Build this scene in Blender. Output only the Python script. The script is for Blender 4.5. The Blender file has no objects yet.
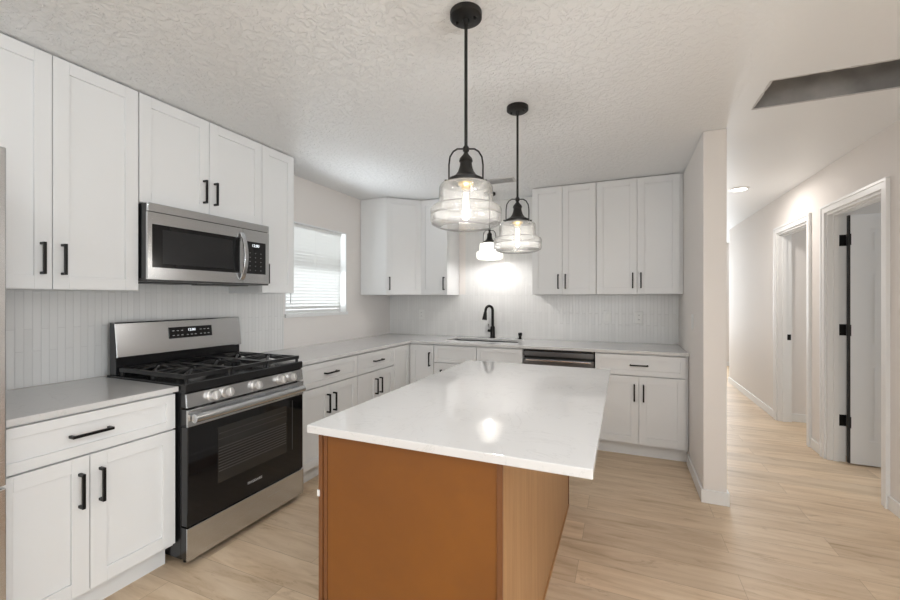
import bpy, bmesh, math, random
from mathutils import Matrix, Vector
random.seed(7)
S = bpy.context.scene
COL = S.collection
R = math.radians
# ------------------------------------------------------------------ camera
CAM = (2.646, -4.224, 1.308)
cd = bpy.data.cameras.new('camera'); cam = bpy.data.objects.new('camera', cd); COL.objects.link(cam)
cd.sensor_width = 36; cd.lens = 36 * 400.5 / 900
cd.shift_x = -6.1 / 900; cd.shift_y = -1.4 / 900
cd.clip_start = 0.02
cam.location = CAM; cam.rotation_euler = (R(90), 0, R(22.65))
S.camera = cam
# ------------------------------------------------------------------ view
S.view_settings.view_transform = 'Standard'
S.view_settings.look = 'None'
S.view_settings.gamma = 1
S.view_settings.use_curve_mapping = False
S.view_settings.exposure = 0.34
# ------------------------------------------------------------------ world
W = bpy.data.worlds.new('world'); S.world = W; W.use_nodes = True
W.node_tree.nodes['Background'].inputs[0].default_value = (0.93, 0.97, 1.0, 1)
W.node_tree.nodes['Background'].inputs[1].default_value = 1.1
COOL = (0.865, 0.94, 1.0)
# ------------------------------------------------------------------ large lights (daylight, plus added fill lights without window or fixture)
def area(name, loc, rot, sx, sy, e, col=(1, 1, 1)):
    l = bpy.data.lights.new(name, 'AREA'); l.shape = 'RECTANGLE'; l.size = sx; l.size_y = sy
    l.energy = e; l.color = col
    o = bpy.data.objects.new(name, l); COL.objects.link(o); o.location = loc; o.rotation_euler = rot
    return o
area('fill_light_rear', (1.9, -7.86, 1.35), (R(138), 0, 0), 2.6, 1.9, 52, COOL)  # added fill panel behind the camera, tilted up; the rear wall has no window
area('fill_light_side', (6.86, -5.2, 1.35), (R(126), 0, R(90)), 2.6, 1.9, 140, COOL)  # added fill panel out of view on the right, aimed up to lift the ceiling
area('daylight_sink_window', (-0.80, -1.24, 0.85), (R(138), 0, R(-90)), 1.3, 1.2, 68, COOL)
area('daylight_near_bedroom', (6.6, -0.6, 1.4), (R(70), 0, R(90)), 1.2, 1.2, 16, COOL)
area('daylight_far_bedroom', (6.6, 0.65, 1.4), (R(90), 0, R(90)), 0.7, 1.2, 10, COOL)
area('daylight_hall_end', (3.9, 4.9, 1.4), (R(90), 0, R(180)), 1.0, 1.6, 42, COOL)
for _x, _y in ((1.3, -4.9), (3.3, -3.85), (3.5, -4.9)):   # added fills under the ceiling, out of frame, to brighten the floor
    area('fill_light_ceiling', (_x, _y, 2.37), (0, 0, 0), 0.16, 0.16, 9, (0.95, 0.97, 1))

# ------------------------------------------------------------------ materials
def mat(name, col, rough=0.5, metal=0.0, spec=0.5, coat=0.0):
    m = bpy.data.materials.new(name); m.use_nodes = True
    b = m.node_tree.nodes['Principled BSDF']
    b.inputs['Base Color'].default_value = (*col, 1); b.inputs['Roughness'].default_value = rough
    b.inputs['Metallic'].default_value = metal; b.inputs['Specular IOR Level'].default_value = spec
    b.inputs['Coat Weight'].default_value = coat
    return m
def N(m, t, **k):
    n = m.node_tree.nodes.new(t)
    for a, v in k.items(): setattr(n, a, v)
    return n
def L(m, a, b): m.node_tree.links.new(a, b)
def B(m): return m.node_tree.nodes['Principled BSDF']
def coords(m, scale=(1, 1, 1), rot=(0, 0, 0), kind='Object'):
    tc = N(m, 'ShaderNodeTexCoord'); mp = N(m, 'ShaderNodeMapping')
    mp.inputs['Scale'].default_value = scale; mp.inputs['Rotation'].default_value = rot
    L(m, tc.outputs[kind], mp.inputs[0]); return mp.outputs[0]
def ramp(m, fac, stops):
    r = N(m, 'ShaderNodeValToRGB'); e = r.color_ramp.elements
    e[0].position, e[0].color = stops[0][0], (*stops[0][1], 1)
    e[1].position, e[1].color = stops[-1][0], (*stops[-1][1], 1)
    for p, c in stops[1:-1]:
        q = e.new(p); q.color = (*c, 1)
    L(m, fac, r.inputs[0]); return r.outputs[0]
def bump(m, h, strength, dist=0.01):
    b = N(m, 'ShaderNodeBump'); b.inputs['Strength'].default_value = strength; b.inputs['Distance'].default_value = dist
    L(m, h, b.inputs['Height']); L(m, b.outputs[0], B(m).inputs['Normal']); return b
def noise(m, vec, scale, detail=3, rough=0.5, dist=0.0):
    n = N(m, 'ShaderNodeTexNoise'); n.inputs['Scale'].default_value = scale; n.inputs['Detail'].default_value = detail
    n.inputs['Roughness'].default_value = rough; n.inputs['Distortion'].default_value = dist
    L(m, vec, n.inputs['Vector']); return n.outputs[0]

WALL = mat('warm white wall paint', (0.84, 0.80, 0.765), 0.7)
bump(WALL, noise(WALL, coords(WALL), 180, 3), 0.12, 0.002)
CEIL = mat('textured ceiling paint', (0.885, 0.89, 0.89), 0.42)
_c = coords(CEIL)
_n1 = noise(CEIL, _c, 31, 4, 0.6, 0.5)
_r = ramp(CEIL, _n1, [(0.47, (0, 0, 0)), (0.56, (1, 1, 1))])
_n2 = noise(CEIL, _c, 70, 3, 0.6)
_m = N(CEIL, 'ShaderNodeMath', operation='MULTIPLY_ADD'); L(CEIL, _n2, _m.inputs[0]); _m.inputs[1].default_value = 0.5; L(CEIL, _r, _m.inputs[2])
# the kitchen ceiling is textured, the hall ceiling beyond the wall end is smooth
_sx = N(CEIL, 'ShaderNodeSeparateXYZ'); L(CEIL, _c, _sx.inputs[0])
_mr = N(CEIL, 'ShaderNodeMapRange'); L(CEIL, _sx.outputs[0], _mr.inputs[0])
_mr.inputs[1].default_value = 2.2; _mr.inputs[2].default_value = 3.3; _mr.inputs[3].default_value = 1.0; _mr.inputs[4].default_value = 0.08
_mu = N(CEIL, 'ShaderNodeMath', operation='MULTIPLY'); L(CEIL, _m.outputs[0], _mu.inputs[0]); L(CEIL, _mr.outputs[0], _mu.inputs[1])
bump(CEIL, _mu.outputs[0], 0.85, 0.0040)
TRIM = mat('white trim paint', (0.86, 0.86, 0.85), 0.35)
CAB = mat('white cabinet paint', (0.85, 0.855, 0.855), 0.38)
DOORP = mat('white door paint', (0.80, 0.81, 0.82), 0.4)
BLACK = mat('matte black metal', (0.012, 0.011, 0.011), 0.35, 0.6)
BRONZE = mat('black bronze metal', (0.009, 0.008, 0.007), 0.42, 0.3)
BLKGLASS = mat('black glass', (0.006, 0.006, 0.007), 0.06, 0.0, 0.5)
BLKENAMEL = mat('black enamel', (0.010, 0.010, 0.011), 0.22)
MWGLASS = mat('dark microwave window', (0.010, 0.010, 0.011), 0.14, 0, 0.35)
IRON = mat('cast iron', (0.012, 0.012, 0.013), 0.30)
PLASTIC = mat('white plastic', (0.82, 0.82, 0.80), 0.35)
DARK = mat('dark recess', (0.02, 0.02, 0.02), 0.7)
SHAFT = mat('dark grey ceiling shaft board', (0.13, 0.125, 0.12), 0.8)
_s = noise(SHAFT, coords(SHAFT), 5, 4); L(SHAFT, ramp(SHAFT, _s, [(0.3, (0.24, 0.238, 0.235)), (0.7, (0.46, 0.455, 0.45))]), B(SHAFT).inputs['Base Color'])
VENTG = mat('pale grey painted metal', (0.62, 0.61, 0.60), 0.5)
GREY = mat('light grey metal', (0.40, 0.39, 0.38), 0.45, 0.2)
PRINT = mat('light grey print', (0.55, 0.55, 0.55), 0.5)
# stainless steel, brushed
def steel(name, col, rough, sc):
    m = mat(name, col, rough, 1.0)
    v = coords(m, sc)
    n = noise(m, v, 6, 4, 0.6)
    L(m, ramp(m, n, [(0.25, tuple(c * 0.93 for c in col)), (0.75, tuple(min(1, c * 1.04) for c in col))]), B(m).inputs['Base Color'])
    mr = N(m, 'ShaderNodeMapRange'); L(m, n, mr.inputs[0]); mr.inputs[3].default_value = rough - 0.05; mr.inputs[4].default_value = rough + 0.07
    L(m, mr.outputs[0], B(m).inputs['Roughness'])
    return m
STEEL = steel('brushed stainless steel', (0.60, 0.61, 0.62), 0.24, (1.0, 40, 120))
STEELD = steel('dark brushed stainless steel', (0.17, 0.172, 0.175), 0.34, (1.0, 40, 120))
CHROME = mat('polished metal knob', (0.72, 0.71, 0.70), 0.22, 1.0)
SATIN = mat('satin metal knob', (0.80, 0.79, 0.78), 0.42, 0.9)
# quartz counter
def quartz(name, col):
    m = mat(name, col, 0.045, 0, 0.5)
    v = coords(m)
    a = noise(m, v, 3.0, 6, 0.6, 1.6)
    vein = ramp(m, a, [(0.0, col), (0.492, col), (0.5, tuple(c * 0.90 for c in col)), (0.508, col), (1.0, col)])
    L(m, vein, B(m).inputs['Base Color'])
    return m
QUARTZ = quartz('white quartz', (0.72, 0.712, 0.705))
# backsplash tile: upright narrow tiles of uneven width, thin joints
def tile(name, rot):
    m = mat(name, (0.78, 0.77, 0.75), 0.22)
    v = coords(m, (1, 1, 1), rot)
    bk = N(m, 'ShaderNodeTexBrick'); bk.offset = 0.37; bk.offset_frequency = 2
    bk.inputs['Scale'].default_value = 1.0
    bk.inputs['Brick Width'].default_value = 0.29; bk.inputs['Row Height'].default_value = 0.031
    bk.inputs['Mortar Size'].default_value = 0.0016; bk.inputs['Mortar Smooth'].default_value = 0.6
    bk.inputs['Color1'].default_value = (0.83, 0.825, 0.81, 1); bk.inputs['Color2'].default_value = (0.79, 0.785, 0.77, 1)
    bk.inputs['Mortar'].default_value = (0.74, 0.735, 0.72, 1)
    L(m, v, bk.inputs['Vector']); L(m, bk.outputs['Color'], B(m).inputs['Base Color'])
    inv = N(m, 'ShaderNodeMath', operation='SUBTRACT'); inv.inputs[0].default_value = 1.0; L(m, bk.outputs['Fac'], inv.inputs[1])
    # each tile tips a little, so neighbours catch the light differently
    wv = N(m, 'ShaderNodeMath', operation='ADD'); L(m, inv.outputs[0], wv.inputs[0])
    sep = N(m, 'ShaderNodeSeparateColor'); L(m, bk.outputs['Color'], sep.inputs[0])
    mu = N(m, 'ShaderNodeMath', operation='MULTIPLY'); L(m, sep.outputs[0], mu.inputs[0]); mu.inputs[1].default_value = 9.0
    L(m, mu.outputs[0], wv.inputs[1])
    bump(m, wv.outputs[0], 0.55, 0.003)
    return m
# brick texture lays its rows along its Y: turn it so that tiles stand upright
TILE_B = tile('white upright mosaic tile, back wall', (R(90), 0, R(90)))
TILE_L = tile('white upright mosaic tile, range wall', (R(90), 0, R(90)))
for _m_, ax in ((TILE_B, (2, 0)), (TILE_L, (2, 1))):
    nt = _m_.node_tree
    mp = [n for n in nt.nodes if n.type == 'MAPPING'][0]; tc = [n for n in nt.nodes if n.type == 'TEX_COORD'][0]
    bk = [n for n in nt.nodes if n.type == 'TEX_BRICK'][0]
    sx = nt.nodes.new('ShaderNodeSeparateXYZ'); cx = nt.nodes.new('ShaderNodeCombineXYZ')
    nt.links.new(tc.outputs['Object'], sx.inputs[0])
    nt.links.new(sx.outputs[ax[0]], cx.inputs[0]); nt.links.new(sx.outputs[ax[1]], cx.inputs[1])
    nt.links.new(cx.outputs[0], bk.inputs['Vector']); nt.nodes.remove(mp)
# floor planks (running along x)
FLOOR = mat('light oak plank floor', (0.6, 0.45, 0.3), 0.42, 0, 0.4)
v = coords(FLOOR)
bk = N(FLOOR, 'ShaderNodeTexBrick'); bk.offset = 0.42; bk.offset_frequency = 2
bk.inputs['Scale'].default_value = 1; bk.inputs['Brick Width'].default_value = 1.22; bk.inputs['Row Height'].default_value = 0.178
bk.inputs['Mortar Size'].default_value = 0.0012; bk.inputs['Mortar Smooth'].default_value = 0.2
bk.inputs['Color1'].default_value = (0, 0, 0, 1); bk.inputs['Color2'].default_value = (1, 1, 1, 1); bk.inputs['Mortar'].default_value = (0.5, 0.5, 0.5, 1)
L(FLOOR, v, bk.inputs['Vector'])
sp = N(FLOOR, 'ShaderNodeSeparateColor'); L(FLOOR, bk.outputs['Color'], sp.inputs[0])
off = N(FLOOR, 'ShaderNodeCombineXYZ')
mm = N(FLOOR, 'ShaderNodeMath', operation='MULTIPLY'); L(FLOOR, sp.outputs[0], mm.inputs[0]); mm.inputs[1].default_value = 9.0
L(FLOOR, mm.outputs[0], off.inputs[0]); L(FLOOR, mm.outputs[0], off.inputs[2])
va = N(FLOOR, 'ShaderNodeVectorMath', operation='ADD'); L(FLOOR, v, va.inputs[0]); L(FLOOR, off.outputs[0], va.inputs[1])
mp2 = N(FLOOR, 'ShaderNodeMapping'); mp2.inputs['Scale'].default_value = (1.3, 11, 1); L(FLOOR, va.outputs[0], mp2.inputs[0])
g1 = noise(FLOOR, mp2.outputs[0], 1.5, 7, 0.62, 0.9)
grain = ramp(FLOOR, g1, [(0.25, (0.47, 0.335, 0.21)), (0.40, (0.64, 0.485, 0.33)), (0.56, (0.73, 0.575, 0.415)), (0.8, (0.80, 0.66, 0.50))])
tone = ramp(FLOOR, sp.outputs[0], [(0.0, (0.90, 0.885, 0.87)), (0.5, (1.0, 0.99, 0.97)), (1.0, (1.07, 1.06, 1.05))])
mx = N(FLOOR, 'ShaderNodeMix', data_type='RGBA', blend_type='MULTIPLY'); mx.inputs[0].default_value = 1
L(FLOOR, grain, mx.inputs[6]); L(FLOOR, tone, mx.inputs[7])
mp3 = N(FLOOR, 'ShaderNodeMapping'); mp3.inputs['Scale'].default_value = (2.2, 9, 1); L(FLOOR, va.outputs[0], mp3.inputs[0])
g2 = noise(FLOOR, mp3.outputs[0], 1.3, 5, 0.7, 2.2)
kn = ramp(FLOOR, g2, [(0.30, (0.80, 0.76, 0.72)), (0.42, (1, 1, 1)), (1.0, (1.0, 1.0, 1.0))])
mk = N(FLOOR, 'ShaderNodeMix', data_type='RGBA', blend_type='MULTIPLY'); mk.inputs[0].default_value = 1
L(FLOOR, mx.outputs[2], mk.inputs[6]); L(FLOOR, kn, mk.inputs[7]); mx = mk
mj = N(FLOOR, 'ShaderNodeMix', data_type='RGBA', blend_type='MIX'); L(FLOOR, bk.outputs['Fac'], mj.inputs[0])
L(FLOOR, mx.outputs[2], mj.inputs[6]); mj.inputs[7].default_value = (0.44, 0.32, 0.21, 1)
L(FLOOR, mj.outputs[2], B(FLOOR).inputs['Base Color'])
bump(FLOOR, g1, 0.05, 0.002)
# island panels
ISL = mat('orange brown fibreboard', (0.46, 0.185, 0.045), 0.42)
n = noise(ISL, coords(ISL), 3.2, 5, 0.6, 0.3)
L(ISL, ramp(ISL, n, [(0.3, (0.185, 0.062, 0.008)), (0.7, (0.225, 0.077, 0.008))]), B(ISL).inputs['Base Color'])
ISLD = mat('dark orange brown edging', (0.17, 0.062, 0.018), 0.4)
OAK = mat('light oak veneer', (0.6, 0.36, 0.2), 0.4)
n = noise(OAK, coords(OAK, (14, 14, 0.7)), 3.0, 6, 0.6, 0.5)
L(OAK, ramp(OAK, n, [(0.3, (0.35, 0.18, 0.072)), (0.6, (0.43, 0.235, 0.104)), (0.8, (0.49, 0.28, 0.135))]), B(OAK).inputs['Base Color'])

def emis(name, col, s):
    m = bpy.data.materials.new(name); m.use_nodes = True; nt = m.node_tree; nt.nodes.clear()
    e = nt.nodes.new('ShaderNodeEmission'); e.inputs[0].default_value = (*col, 1); e.inputs[1].default_value = s
    o = nt.nodes.new('ShaderNodeOutputMaterial'); nt.links.new(e.outputs[0], o.inputs[0]); return m
FIL = emis('glowing filament', (1.0, 0.86, 0.64), 14)
LEDM = emis('lit ceiling lamp diffuser', (1.0, 0.97, 0.92), 9)
DIGIT = emis('lit white digits', (0.9, 0.95, 1.0), 1.3)
SINKB = emis('lit bulb', (1.0, 0.94, 0.86), 16)
def glass(name, tint=(1, 1, 1), milk=0.055, gl=0.8):
    m = bpy.data.materials.new(name); m.use_nodes = True; nt = m.node_tree; nt.nodes.clear()
    t = nt.nodes.new('ShaderNodeBsdfTransparent'); t.inputs[0].default_value = (*tint, 1)
    g = nt.nodes.new('ShaderNodeBsdfGlossy'); g.inputs['Roughness'].default_value = 0.04
    d = nt.nodes.new('ShaderNodeBsdfTranslucent'); d.inputs[0].default_value = (0.95, 0.94, 0.9, 1)
    lw = nt.nodes.new('ShaderNodeLayerWeight'); lw.inputs[0].default_value = 0.28
    tc = nt.nodes.new('ShaderNodeTexCoord'); nz = nt.nodes.new('ShaderNodeTexNoise'); nz.inputs['Scale'].default_value = 38; nz.inputs['Detail'].default_value = 2
    nt.links.new(tc.outputs['Object'], nz.inputs[0])
    bp = nt.nodes.new('ShaderNodeBump'); bp.inputs['Strength'].default_value = 0.35; bp.inputs['Distance'].default_value = 0.01
    nt.links.new(nz.outputs[0], bp.inputs['Height']); nt.links.new(bp.outputs[0], g.inputs['Normal']); nt.links.new(bp.outputs[0], lw.inputs['Normal'])
    m1 = nt.nodes.new('ShaderNodeMixShader'); m1.inputs[0].default_value = milk
    nt.links.new(t.outputs[0], m1.inputs[1]); nt.links.new(d.outputs[0], m1.inputs[2])
    lr = nt.nodes.new('ShaderNodeValToRGB'); lr.color_ramp.elements[0].color = (*tint, 1); lr.color_ramp.elements[0].position = 0.45
    lr.color_ramp.elements[1].color = (0.42, 0.41, 0.39, 1); lr.color_ramp.elements[1].position = 1.0
    lw2 = nt.nodes.new('ShaderNodeLayerWeight'); lw2.inputs[0].default_value = 0.5
    nt.links.new(lw2.outputs['Facing'], lr.inputs[0]); nt.links.new(lr.outputs[0], t.inputs[0])
    m2 = nt.nodes.new('ShaderNodeMixShader'); ml = nt.nodes.new('ShaderNodeMath'); ml.operation = 'MULTIPLY'; ml.inputs[1].default_value = gl
    nt.links.new(lw.outputs['Facing'], ml.inputs[0]); nt.links.new(ml.outputs[0], m2.inputs[0])
    nt.links.new(m1.outputs[0], m2.inputs[1]); nt.links.new(g.outputs[0], m2.inputs[2])
    o = nt.nodes.new('ShaderNodeOutputMaterial'); nt.links.new(m2.outputs[0], o.inputs[0]); return m
GLASS = glass('clear ribbed lamp glass')
PANE = glass('window glass', (1, 1, 1), 0.0, 0.3)
FROST = bpy.data.materials.new('frosted white glass'); FROST.use_nodes = True
nt = FROST.node_tree; nt.nodes.clear()
a = nt.nodes.new('ShaderNodeBsdfTranslucent'); a.inputs[0].default_value = (0.95, 0.94, 0.92, 1)
d = nt.nodes.new('ShaderNodeBsdfDiffuse'); d.inputs[0].default_value = (0.9, 0.9, 0.88, 1)
x = nt.nodes.new('ShaderNodeMixShader'); x.inputs[0].default_value = 0.35; nt.links.new(a.outputs[0], x.inputs[1]); nt.links.new(d.outputs[0], x.inputs[2])
o = nt.nodes.new('ShaderNodeOutputMaterial'); nt.links.new(x.outputs[0], o.inputs[0])
SLAT = bpy.data.materials.new('white blind slat'); SLAT.use_nodes = True
nt = SLAT.node_tree; nt.nodes.clear()
a = nt.nodes.new('ShaderNodeBsdfTranslucent'); a.inputs[0].default_value = (0.9, 0.9, 0.88, 1)
d = nt.nodes.new('ShaderNodeBsdfDiffuse'); d.inputs[0].default_value = (0.88, 0.88, 0.86, 1)
x = nt.nodes.new('ShaderNodeMixShader'); x.inputs[0].default_value = 0.90; nt.links.new(a.outputs[0], x.inputs[1]); nt.links.new(d.outputs[0], x.inputs[2])
o = nt.nodes.new('ShaderNodeOutputMaterial'); nt.links.new(x.outputs[0], o.inputs[0])

# ------------------------------------------------------------------ builders
class MB:
    def __init__(s): s.bm = bmesh.new()
    def box(s, x0, x1, y0, y1, z0, z1, M=None):
        vs = [s.bm.verts.new(p) for p in ((x0, y0, z0), (x1, y0, z0), (x1, y1, z0), (x0, y1, z0), (x0, y0, z1), (x1, y0, z1), (x1, y1, z1), (x0, y1, z1))]
        for f in ((3, 2, 1, 0), (4, 5, 6, 7), (0, 1, 5, 4), (1, 2, 6, 5), (2, 3, 7, 6), (3, 0, 4, 7)):
            s.bm.faces.new([vs[i] for i in f])
        if M:
            for q in vs: q.co = M @ q.co
        return s
    def prism(s, pts, z0, z1, M=None):       # polygon in XY (counter-clockwise), extruded along Z
        n = len(pts); a = [s.bm.verts.new((p[0], p[1], z0)) for p in pts]; b = [s.bm.verts.new((p[0], p[1], z1)) for p in pts]
        s.bm.faces.new(a[::-1]); s.bm.faces.new(b)
        for i in range(n): s.bm.faces.new((a[i], a[(i + 1) % n], b[(i + 1) % n], b[i]))
        if M:
            for q in a + b: q.co = M @ q.co
        return s
    def prism_x(s, pts, x0, x1):             # polygon in YZ, extruded along X
        n = len(pts); a = [s.bm.verts.new((x0, p[0], p[1])) for p in pts]; b = [s.bm.verts.new((x1, p[0], p[1])) for p in pts]
        s.bm.faces.new(a); s.bm.faces.new(b[::-1])
        for i in range(n): s.bm.faces.new((a[(i + 1) % n], a[i], b[i], b[(i + 1) % n]))
        return s
    def lathe(s, prof, seg=32, M=None, closed=False):
        rows = []
        for r, z in prof:
            rows.append([s.bm.verts.new((r * math.cos(2 * math.pi * k / seg), r * math.sin(2 * math.pi * k / seg), z)) for k in range(seg)] if r > 1e-6 else [s.bm.verts.new((0, 0, z))])
        idx = list(range(len(rows) - 1))
        pairs = [(i, i + 1) for i in idx] + ([(len(rows) - 1, 0)] if closed else [])
        for i, j in pairs:
            A, Bq = rows[i], rows[j]
            for k in range(seg):
                k2 = (k + 1) % seg
                if len(A) == 1 and len(Bq) == 1: continue
                if len(A) == 1: s.bm.faces.new((A[0], Bq[k2], Bq[k]))
                elif len(Bq) == 1: s.bm.faces.new((A[k], A[k2], Bq[0]))
                else: s.bm.faces.new((A[k], A[k2], Bq[k2], Bq[k]))
        if M:
            for row in rows:
                for q in row: q.co = M @ q.co
        return s
    def cyl(s, p, q, r, seg=16, r2=None):
        p, q = Vector(p), Vector(q); d = q - p
        M = Matrix.Translation(p) @ d.to_track_quat('Z', 'Y').to_matrix().to_4x4()
        return s.lathe([(0, 0), (r, 0), (r if r2 is None else r2, d.length), (0, d.length)], seg, M)
    def tube(s, pts, r, seg=10, rs=None):
        pts = [Vector(p) for p in pts]; rings = []
        up = None
        for i, p in enumerate(pts):
            t = (pts[min(i + 1, len(pts) - 1)] - pts[max(i - 1, 0)]).normalized()
            if up is None: up = t.orthogonal().normalized()
            up = (up - t * up.dot(t)).normalized(); w = t.cross(up)
            rr = rs[i] if rs else r
            rings.append([s.bm.verts.new(p + up * (rr * math.cos(2 * math.pi * k / seg)) + w * (rr * math.sin(2 * math.pi * k / seg))) for k in range(seg)])
        for a, b in zip(rings, rings[1:]):
            for k in range(seg): s.bm.faces.new((a[k], a[(k + 1) % seg], b[(k + 1) % seg], b[k]))
        s.bm.faces.new(rings[0][::-1]); s.bm.faces.new(rings[-1]); return s
    def build(s, name, m, parent=None, bevel=0, smooth=False, loc=None, rz=0, **props):
        bmesh.ops.recalc_face_normals(s.bm, faces=s.bm.faces)
        me = bpy.data.meshes.new(name); s.bm.to_mesh(me); s.bm.free()
        me.materials.append(m)
        if smooth: me.shade_smooth() if hasattr(me, 'shade_smooth') else [setattr(p, 'use_smooth', True) for p in me.polygons]
        o = bpy.data.objects.new(name, me); COL.objects.link(o)
        if smooth: me.set_sharp_from_angle(angle=R(38))
        if bevel:
            b = o.modifiers.new('bevel', 'BEVEL'); b.width = bevel; b.segments = 2; b.limit_method = 'ANGLE'; b.harden_normals = False
        if loc: o.location = loc
        if rz: o.rotation_euler = (0, 0, rz)
        if parent: o.parent = parent
        for k, val in props.items(): o[k] = val
        return o
def slab(axis, us, vs, skip, t0, t1):
    """sheet of cells with holes; axis 'z': (u,v)=(x,y); 'x': (y,z); 'y': (x,z). Only outside faces."""
    mb = MB(); bm = mb.bm; cache = {}
    def P(u, v, t): return {'z': (u, v, t), 'x': (t, u, v), 'y': (u, t, v)}[axis]
    def V(i, j, k):
        if (i, j, k) not in cache: cache[(i, j, k)] = bm.verts.new(P(us[i], vs[j], (t0, t1)[k]))
        return cache[(i, j, k)]
    K = {(i, j) for i in range(len(us) - 1) for j in range(len(vs) - 1)} - set(skip)
    for i, j in K:
        bm.faces.new((V(i, j, 0), V(i, j + 1, 0), V(i + 1, j + 1, 0), V(i + 1, j, 0)))
        bm.faces.new((V(i, j, 1), V(i + 1, j, 1), V(i + 1, j + 1, 1), V(i, j + 1, 1)))
        for (a, b), (c, d), nb in (((i, j), (i + 1, j), (i, j - 1)), ((i + 1, j), (i + 1, j + 1), (i + 1, j)), ((i + 1, j + 1), (i, j + 1), (i, j + 1)), ((i, j + 1), (i, j), (i - 1, j))):
            if nb not in K: bm.faces.new((V(a, b, 0), V(c, d, 0), V(c, d, 1), V(a, b, 1)))
    return mb
def thing(name, label, cat, loc=(0, 0, 0), rz=0, group=None, kind=None):
    o = bpy.data.objects.new(name, None); COL.objects.link(o); o.location = loc; o.rotation_euler = (0, 0, rz)
    if label: o['label'] = label
    if cat: o['category'] = cat
    if group: o['group'] = group
    if kind: o['kind'] = kind
    return o
def struct(mb, name, m, bevel=0, **k): return mb.build(name, m, None, bevel, kind='structure', **k)
def text(s, size, M, name, m, parent, ext=0.0006):
    c = bpy.data.curves.new(name, 'FONT'); c.body = s; c.size = size; c.extrude = ext; c.align_x = 'CENTER'; c.align_y = 'CENTER'
    t = bpy.data.objects.new(name, c); COL.objects.link(t)
    me = bpy.data.meshes.new_from_object(t.evaluated_get(bpy.context.evaluated_depsgraph_get()))
    bpy.data.objects.remove(t); me.transform(M); me.materials.clear(); me.materials.append(m)
    o = bpy.data.objects.new(name, me); COL.objects.link(o); o.parent = parent; return o

# ------------------------------------------------------------------ the room
ZC = 2.384; XR = 3.121; XP = 3.25; YP = -1.233; XH = 4.175; XHo = 4.29
YB = -8.0; XE = 7.0
struct(MB().box(-0.15, XE, YB, 5.1, -0.1, 0), 'floor', FLOOR)
AY0, AY1, AX0, AX1 = -1.80, -1.472, 3.322, 4.10
struct(slab('z', [-0.15, AX0, AX1, XE], [YB, AY0, AY1, 5.1], [(1, 1)], ZC, ZC + 0.12), 'ceiling', CEIL)
WY0, WY1, WZ0, WZ1 = -1.655, -0.83, 1.165, 1.985
struct(slab('x', [YB, WY0, WY1, 0.0], [0, WZ0, WZ1, ZC], [(1, 1)], -0.15, 0.0), 'wall_left', WALL)
struct(MB().box(-0.15, XP, 0.0, 0.12, 0, ZC), 'wall_back', WALL)
struct(MB().box(XR, XP, YP, -0.0005, 0, ZC), 'wall_pier', WALL, 0.006)
struct(MB().box(XR, XP, 0.1205, 4.0, 0, ZC), 'wall_hall_left', WALL)
# hall right wall with two doorways
D1a, D1b, D1z = -0.835, -0.045, 2.005
D2a, D2b, D2z = 0.29, 1.07, 2.005
struct(slab('x', [-3.2, D1a, D1b, D2a, D2b, 3.2], [0, D1z, ZC], [(1, 0), (3, 0)], XH, XHo), 'wall_hall_right', WALL)
struct(MB().box(XHo, XE, -3.2, -3.08, 0, ZC), 'wall_dining_side', WALL)
struct(MB().box(XHo, XE - 0.2, 0.10, 0.21, 0, ZC), 'wall_between_bedrooms', WALL)
struct(MB().box(XHo, XE - 0.2, 1.095, 1.215, 0, ZC), 'wall_bedroom_far', WALL)
struct(MB().box(XE - 0.2, XE, -3.0795, 5.1, 0, ZC), 'wall_bedroom_outer', WALL)
struct(MB().box(XR, XE - 0.205, 4.98, 5.1, 0, ZC), 'wall_hall_end', WALL)
struct(MB().box(3.0, XR - 0.001, 3.9, 5.1, 0, ZC), 'wall_hall_end_left', WALL)
# rear of the room (behind the camera)
struct(MB().box(-0.15, XE, YB - 0.1, YB, 0, ZC), 'wall_rear', WALL)
struct(MB().box(XE, XE + 0.1, YB, -3.08, 0, ZC), 'wall_right', WALL)

# opening in the hall ceiling: a shallow rough-edged shaft
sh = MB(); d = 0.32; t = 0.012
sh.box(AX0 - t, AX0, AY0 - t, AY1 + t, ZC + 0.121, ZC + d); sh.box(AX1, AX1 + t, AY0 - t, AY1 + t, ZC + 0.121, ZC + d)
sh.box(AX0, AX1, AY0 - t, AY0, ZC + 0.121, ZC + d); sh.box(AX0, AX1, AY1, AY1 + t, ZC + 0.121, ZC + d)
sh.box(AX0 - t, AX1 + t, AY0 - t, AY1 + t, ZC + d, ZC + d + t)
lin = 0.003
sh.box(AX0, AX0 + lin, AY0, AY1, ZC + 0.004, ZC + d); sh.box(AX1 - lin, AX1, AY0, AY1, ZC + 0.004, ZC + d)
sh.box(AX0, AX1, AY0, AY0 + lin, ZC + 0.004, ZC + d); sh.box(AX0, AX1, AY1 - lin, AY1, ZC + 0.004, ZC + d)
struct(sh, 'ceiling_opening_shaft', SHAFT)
ed = MB(); rnd = random.Random(3)
for (x0, x1, y0, y1) in ((AX0, AX1, AY0, AY0), (AX0, AX1, AY1, AY1), (AX0, AX0, AY0, AY1)):
    n = 26 if x1 > x0 else 10
    for k in range(n):
        a, b = k / n, (k + 1) / n; w = rnd.uniform(0.002, 0.007)
        if x1 > x0: ed.box(x0 + (x1 - x0) * a, x0 + (x1 - x0) * b, y0 - w, y0 + w, ZC - 0.0015, ZC + 0.0005)
        else: ed.box(x0 - w, x0 + w, y0 + (y1 - y0) * a, y0 + (y1 - y0) * b, ZC - 0.0015, ZC + 0.0005)
struct(ed, 'trim_1', mat('torn drywall edge', (0.62, 0.61, 0.60), 0.8))

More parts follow.
